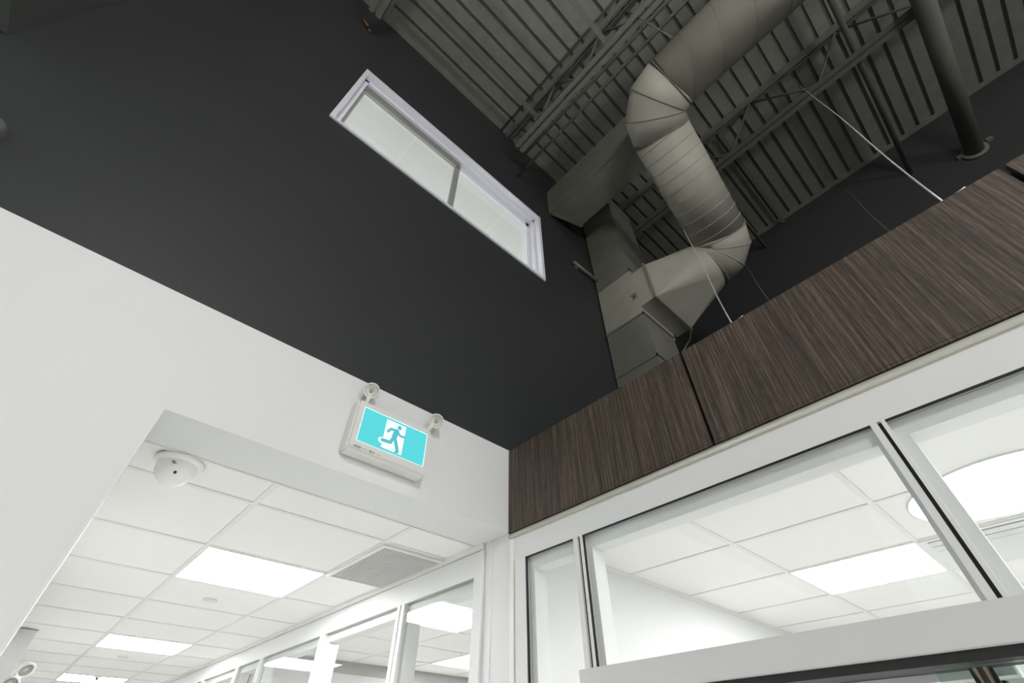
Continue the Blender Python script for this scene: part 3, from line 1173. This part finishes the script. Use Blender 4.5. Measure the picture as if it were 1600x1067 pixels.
tube(b, [(0.82, -0.035, 5.60), (1.178, -0.035, 5.60)], 0.016, 12)
obj('rail', b, M['duct2'], t_)
b = NB()
tube(b, [(1.02, -0.035, 5.60), (1.16, -0.004, 5.72)], 0.010, 8)
obj('strut', b, M['duct2'], t_)
b = NB()
box(b, 0.86, 0.90, -0.035, -0.0005, 5.585, 5.615)
obj('strut', b, M['duct2'], t_)
bar('hanger_strap', (0.090, -1.785, 6.055), (-0.10, -1.67, 6.95), 0.006, 'steel', 'thin strap hanging the round duct from the first joist', 'hanger')
# wires bundled along the first joist
for k, (dx, dz) in enumerate(((0.02, 0.10), (-0.02, 0.18), (0.03, 0.26))):
    b = NB()
    pts = []
    for i in range(60):
        yy = -0.12 - i * 0.12
        pts.append((-0.045 + 0.03 + dx + 0.03 * math.sin(i * 0.55 + k * 2), yy, 6.66 + dz + 0.05 * math.sin(i * 0.31 + k)))
    tube(b, pts, 0.005, 5)
    o = obj('cable', b, M['darkwire'], loc=(0, -3, 6.9))
    tag(o, ('lowest of the loose dark cables along the first joist', 'middle one of the loose dark cables along the first joist', 'uppermost of the loose dark cables along the first joist')[k], 'cable', 'cables strung through the first joist')
# little brass bits on the dark wall
for x0_, z0_, x1_, z1_, lb in ((-1.825, 6.85, -1.765, 6.81, 'small brass pipe stub on the dark wall above the high window'),
                               (-1.752, 6.76, -1.728, 6.73, 'tiny brass tip below the brass stub on the dark wall')):
    bar('brass_stub', (x0_, -0.012, z0_), (x1_, -0.012, z1_), 0.011 if x0_ < -1.8 else 0.007, 'brass', lb, 'pipe fitting')

# ---- suspension wires holding the wood panels
def wire(a, e, mt, r_, label, hook=False):
    b = NB()
    a, e = Vector(a), Vector(e)
    pts = [a.lerp(e, i / 12) + Vector((0, 0.006 * math.sin(i * .75) * (1 - i / 12), -0.03 * math.sin(math.pi * i / 12) * hook)) for i in range(13)]
    tube(b, pts, r_, 6)
    if hook:
        tube(b, [(-0.004, a.y - 0.05, 3.156), (0.01, a.y - 0.02, 3.162), (0.028, a.y, 3.150), (0.028, a.y + 0.004, 3.135)], r_ * 1.2, 6)
    o = obj('suspension_wire', b, M[mt], loc=a)
    tag(o, label, 'wire', 'thin wires from the roof to the wood panels')


wire((0.028, -1.235, 3.135), (1.26, -0.985, 5.59), 'wire', 0.0030, 'bright thin wire in front of the transition duct down to the wood panel', True)
wire((0.028, -1.915, 3.135), (1.64, -2.463, 6.86), 'wire', 0.0030, 'bright thin wire hooked on the wood panel right of the round duct', True)
wire((0.028, -1.775, 3.135), (3.39, -2.41, 7.25), 'darkwire', 0.0012, 'faint thin wire above the wood panel between the two bright wires')
wire((0.028, -1.385, 3.135), (3.45, -1.035, 7.2), 'darkwire', 0.0012, 'faint thin wire just right of the transition duct above the wood panel')
b = NB()
tube(b, [(0.03, -1.015, 3.14), (0.05, -1.012, 3.20), (0.3, -0.947, 3.44), (0.9, -0.783, 4.01), (1.4, -0.655, 4.53), (1.745, -0.572, 4.875)], 0.003, 6)
o = obj('loose_cable', b, M['darkwire'], loc=(0.03, -1.02, 3.14))
tag(o, 'loose cable drooping from the transition duct to the first panel joint', 'cable')

# ---- globe pendant lamps added unseen behind the camera to brighten deck and duct
t_ = thing('fill_lamp', (-2.2, -3.7, 4.4), 'unseen added pendant lamp hanging in the lobby behind the viewpoint', 'pendant lamp')
b = NB()
bmesh.ops.create_uvsphere(b, u_segments=32, v_segments=16, radius=0.25, matrix=Matrix.Translation((-2.2, -3.7, 4.4)))
obj('globe', b, M['fill'], t_)
b = NB()
tube(b, [(-2.2, -3.7, 4.6), (-2.2, -3.7, ZD - 0.001)], 0.008, 8)
obj('cord', b, M['gasket'], t_)
dup(t_, (1.5, -2.3, -0.6), 'unseen added pendant lamp deeper in the lobby, nearer the glazed front', 'globe pendant lamps added in the lobby')
t_['group'] = 'globe pendant lamps added in the lobby'

# ---- round fitting cut off by the left edge of the photo
t_ = thing('round_wall_fitting', (-2.20, -0.001, 3.42), 'dark round wall fitting half cut off by the left edge', 'wall fitting')
b = NB()
lathe(b, [(0, 0.05), (0.035, 0.047), (0.045, 0.035), (0.047, 0.0)], (-2.253, 0, 3.407), Vector((0, -1, 0)), k=32)
obj('dome', b, M['dkgrey'], t_)
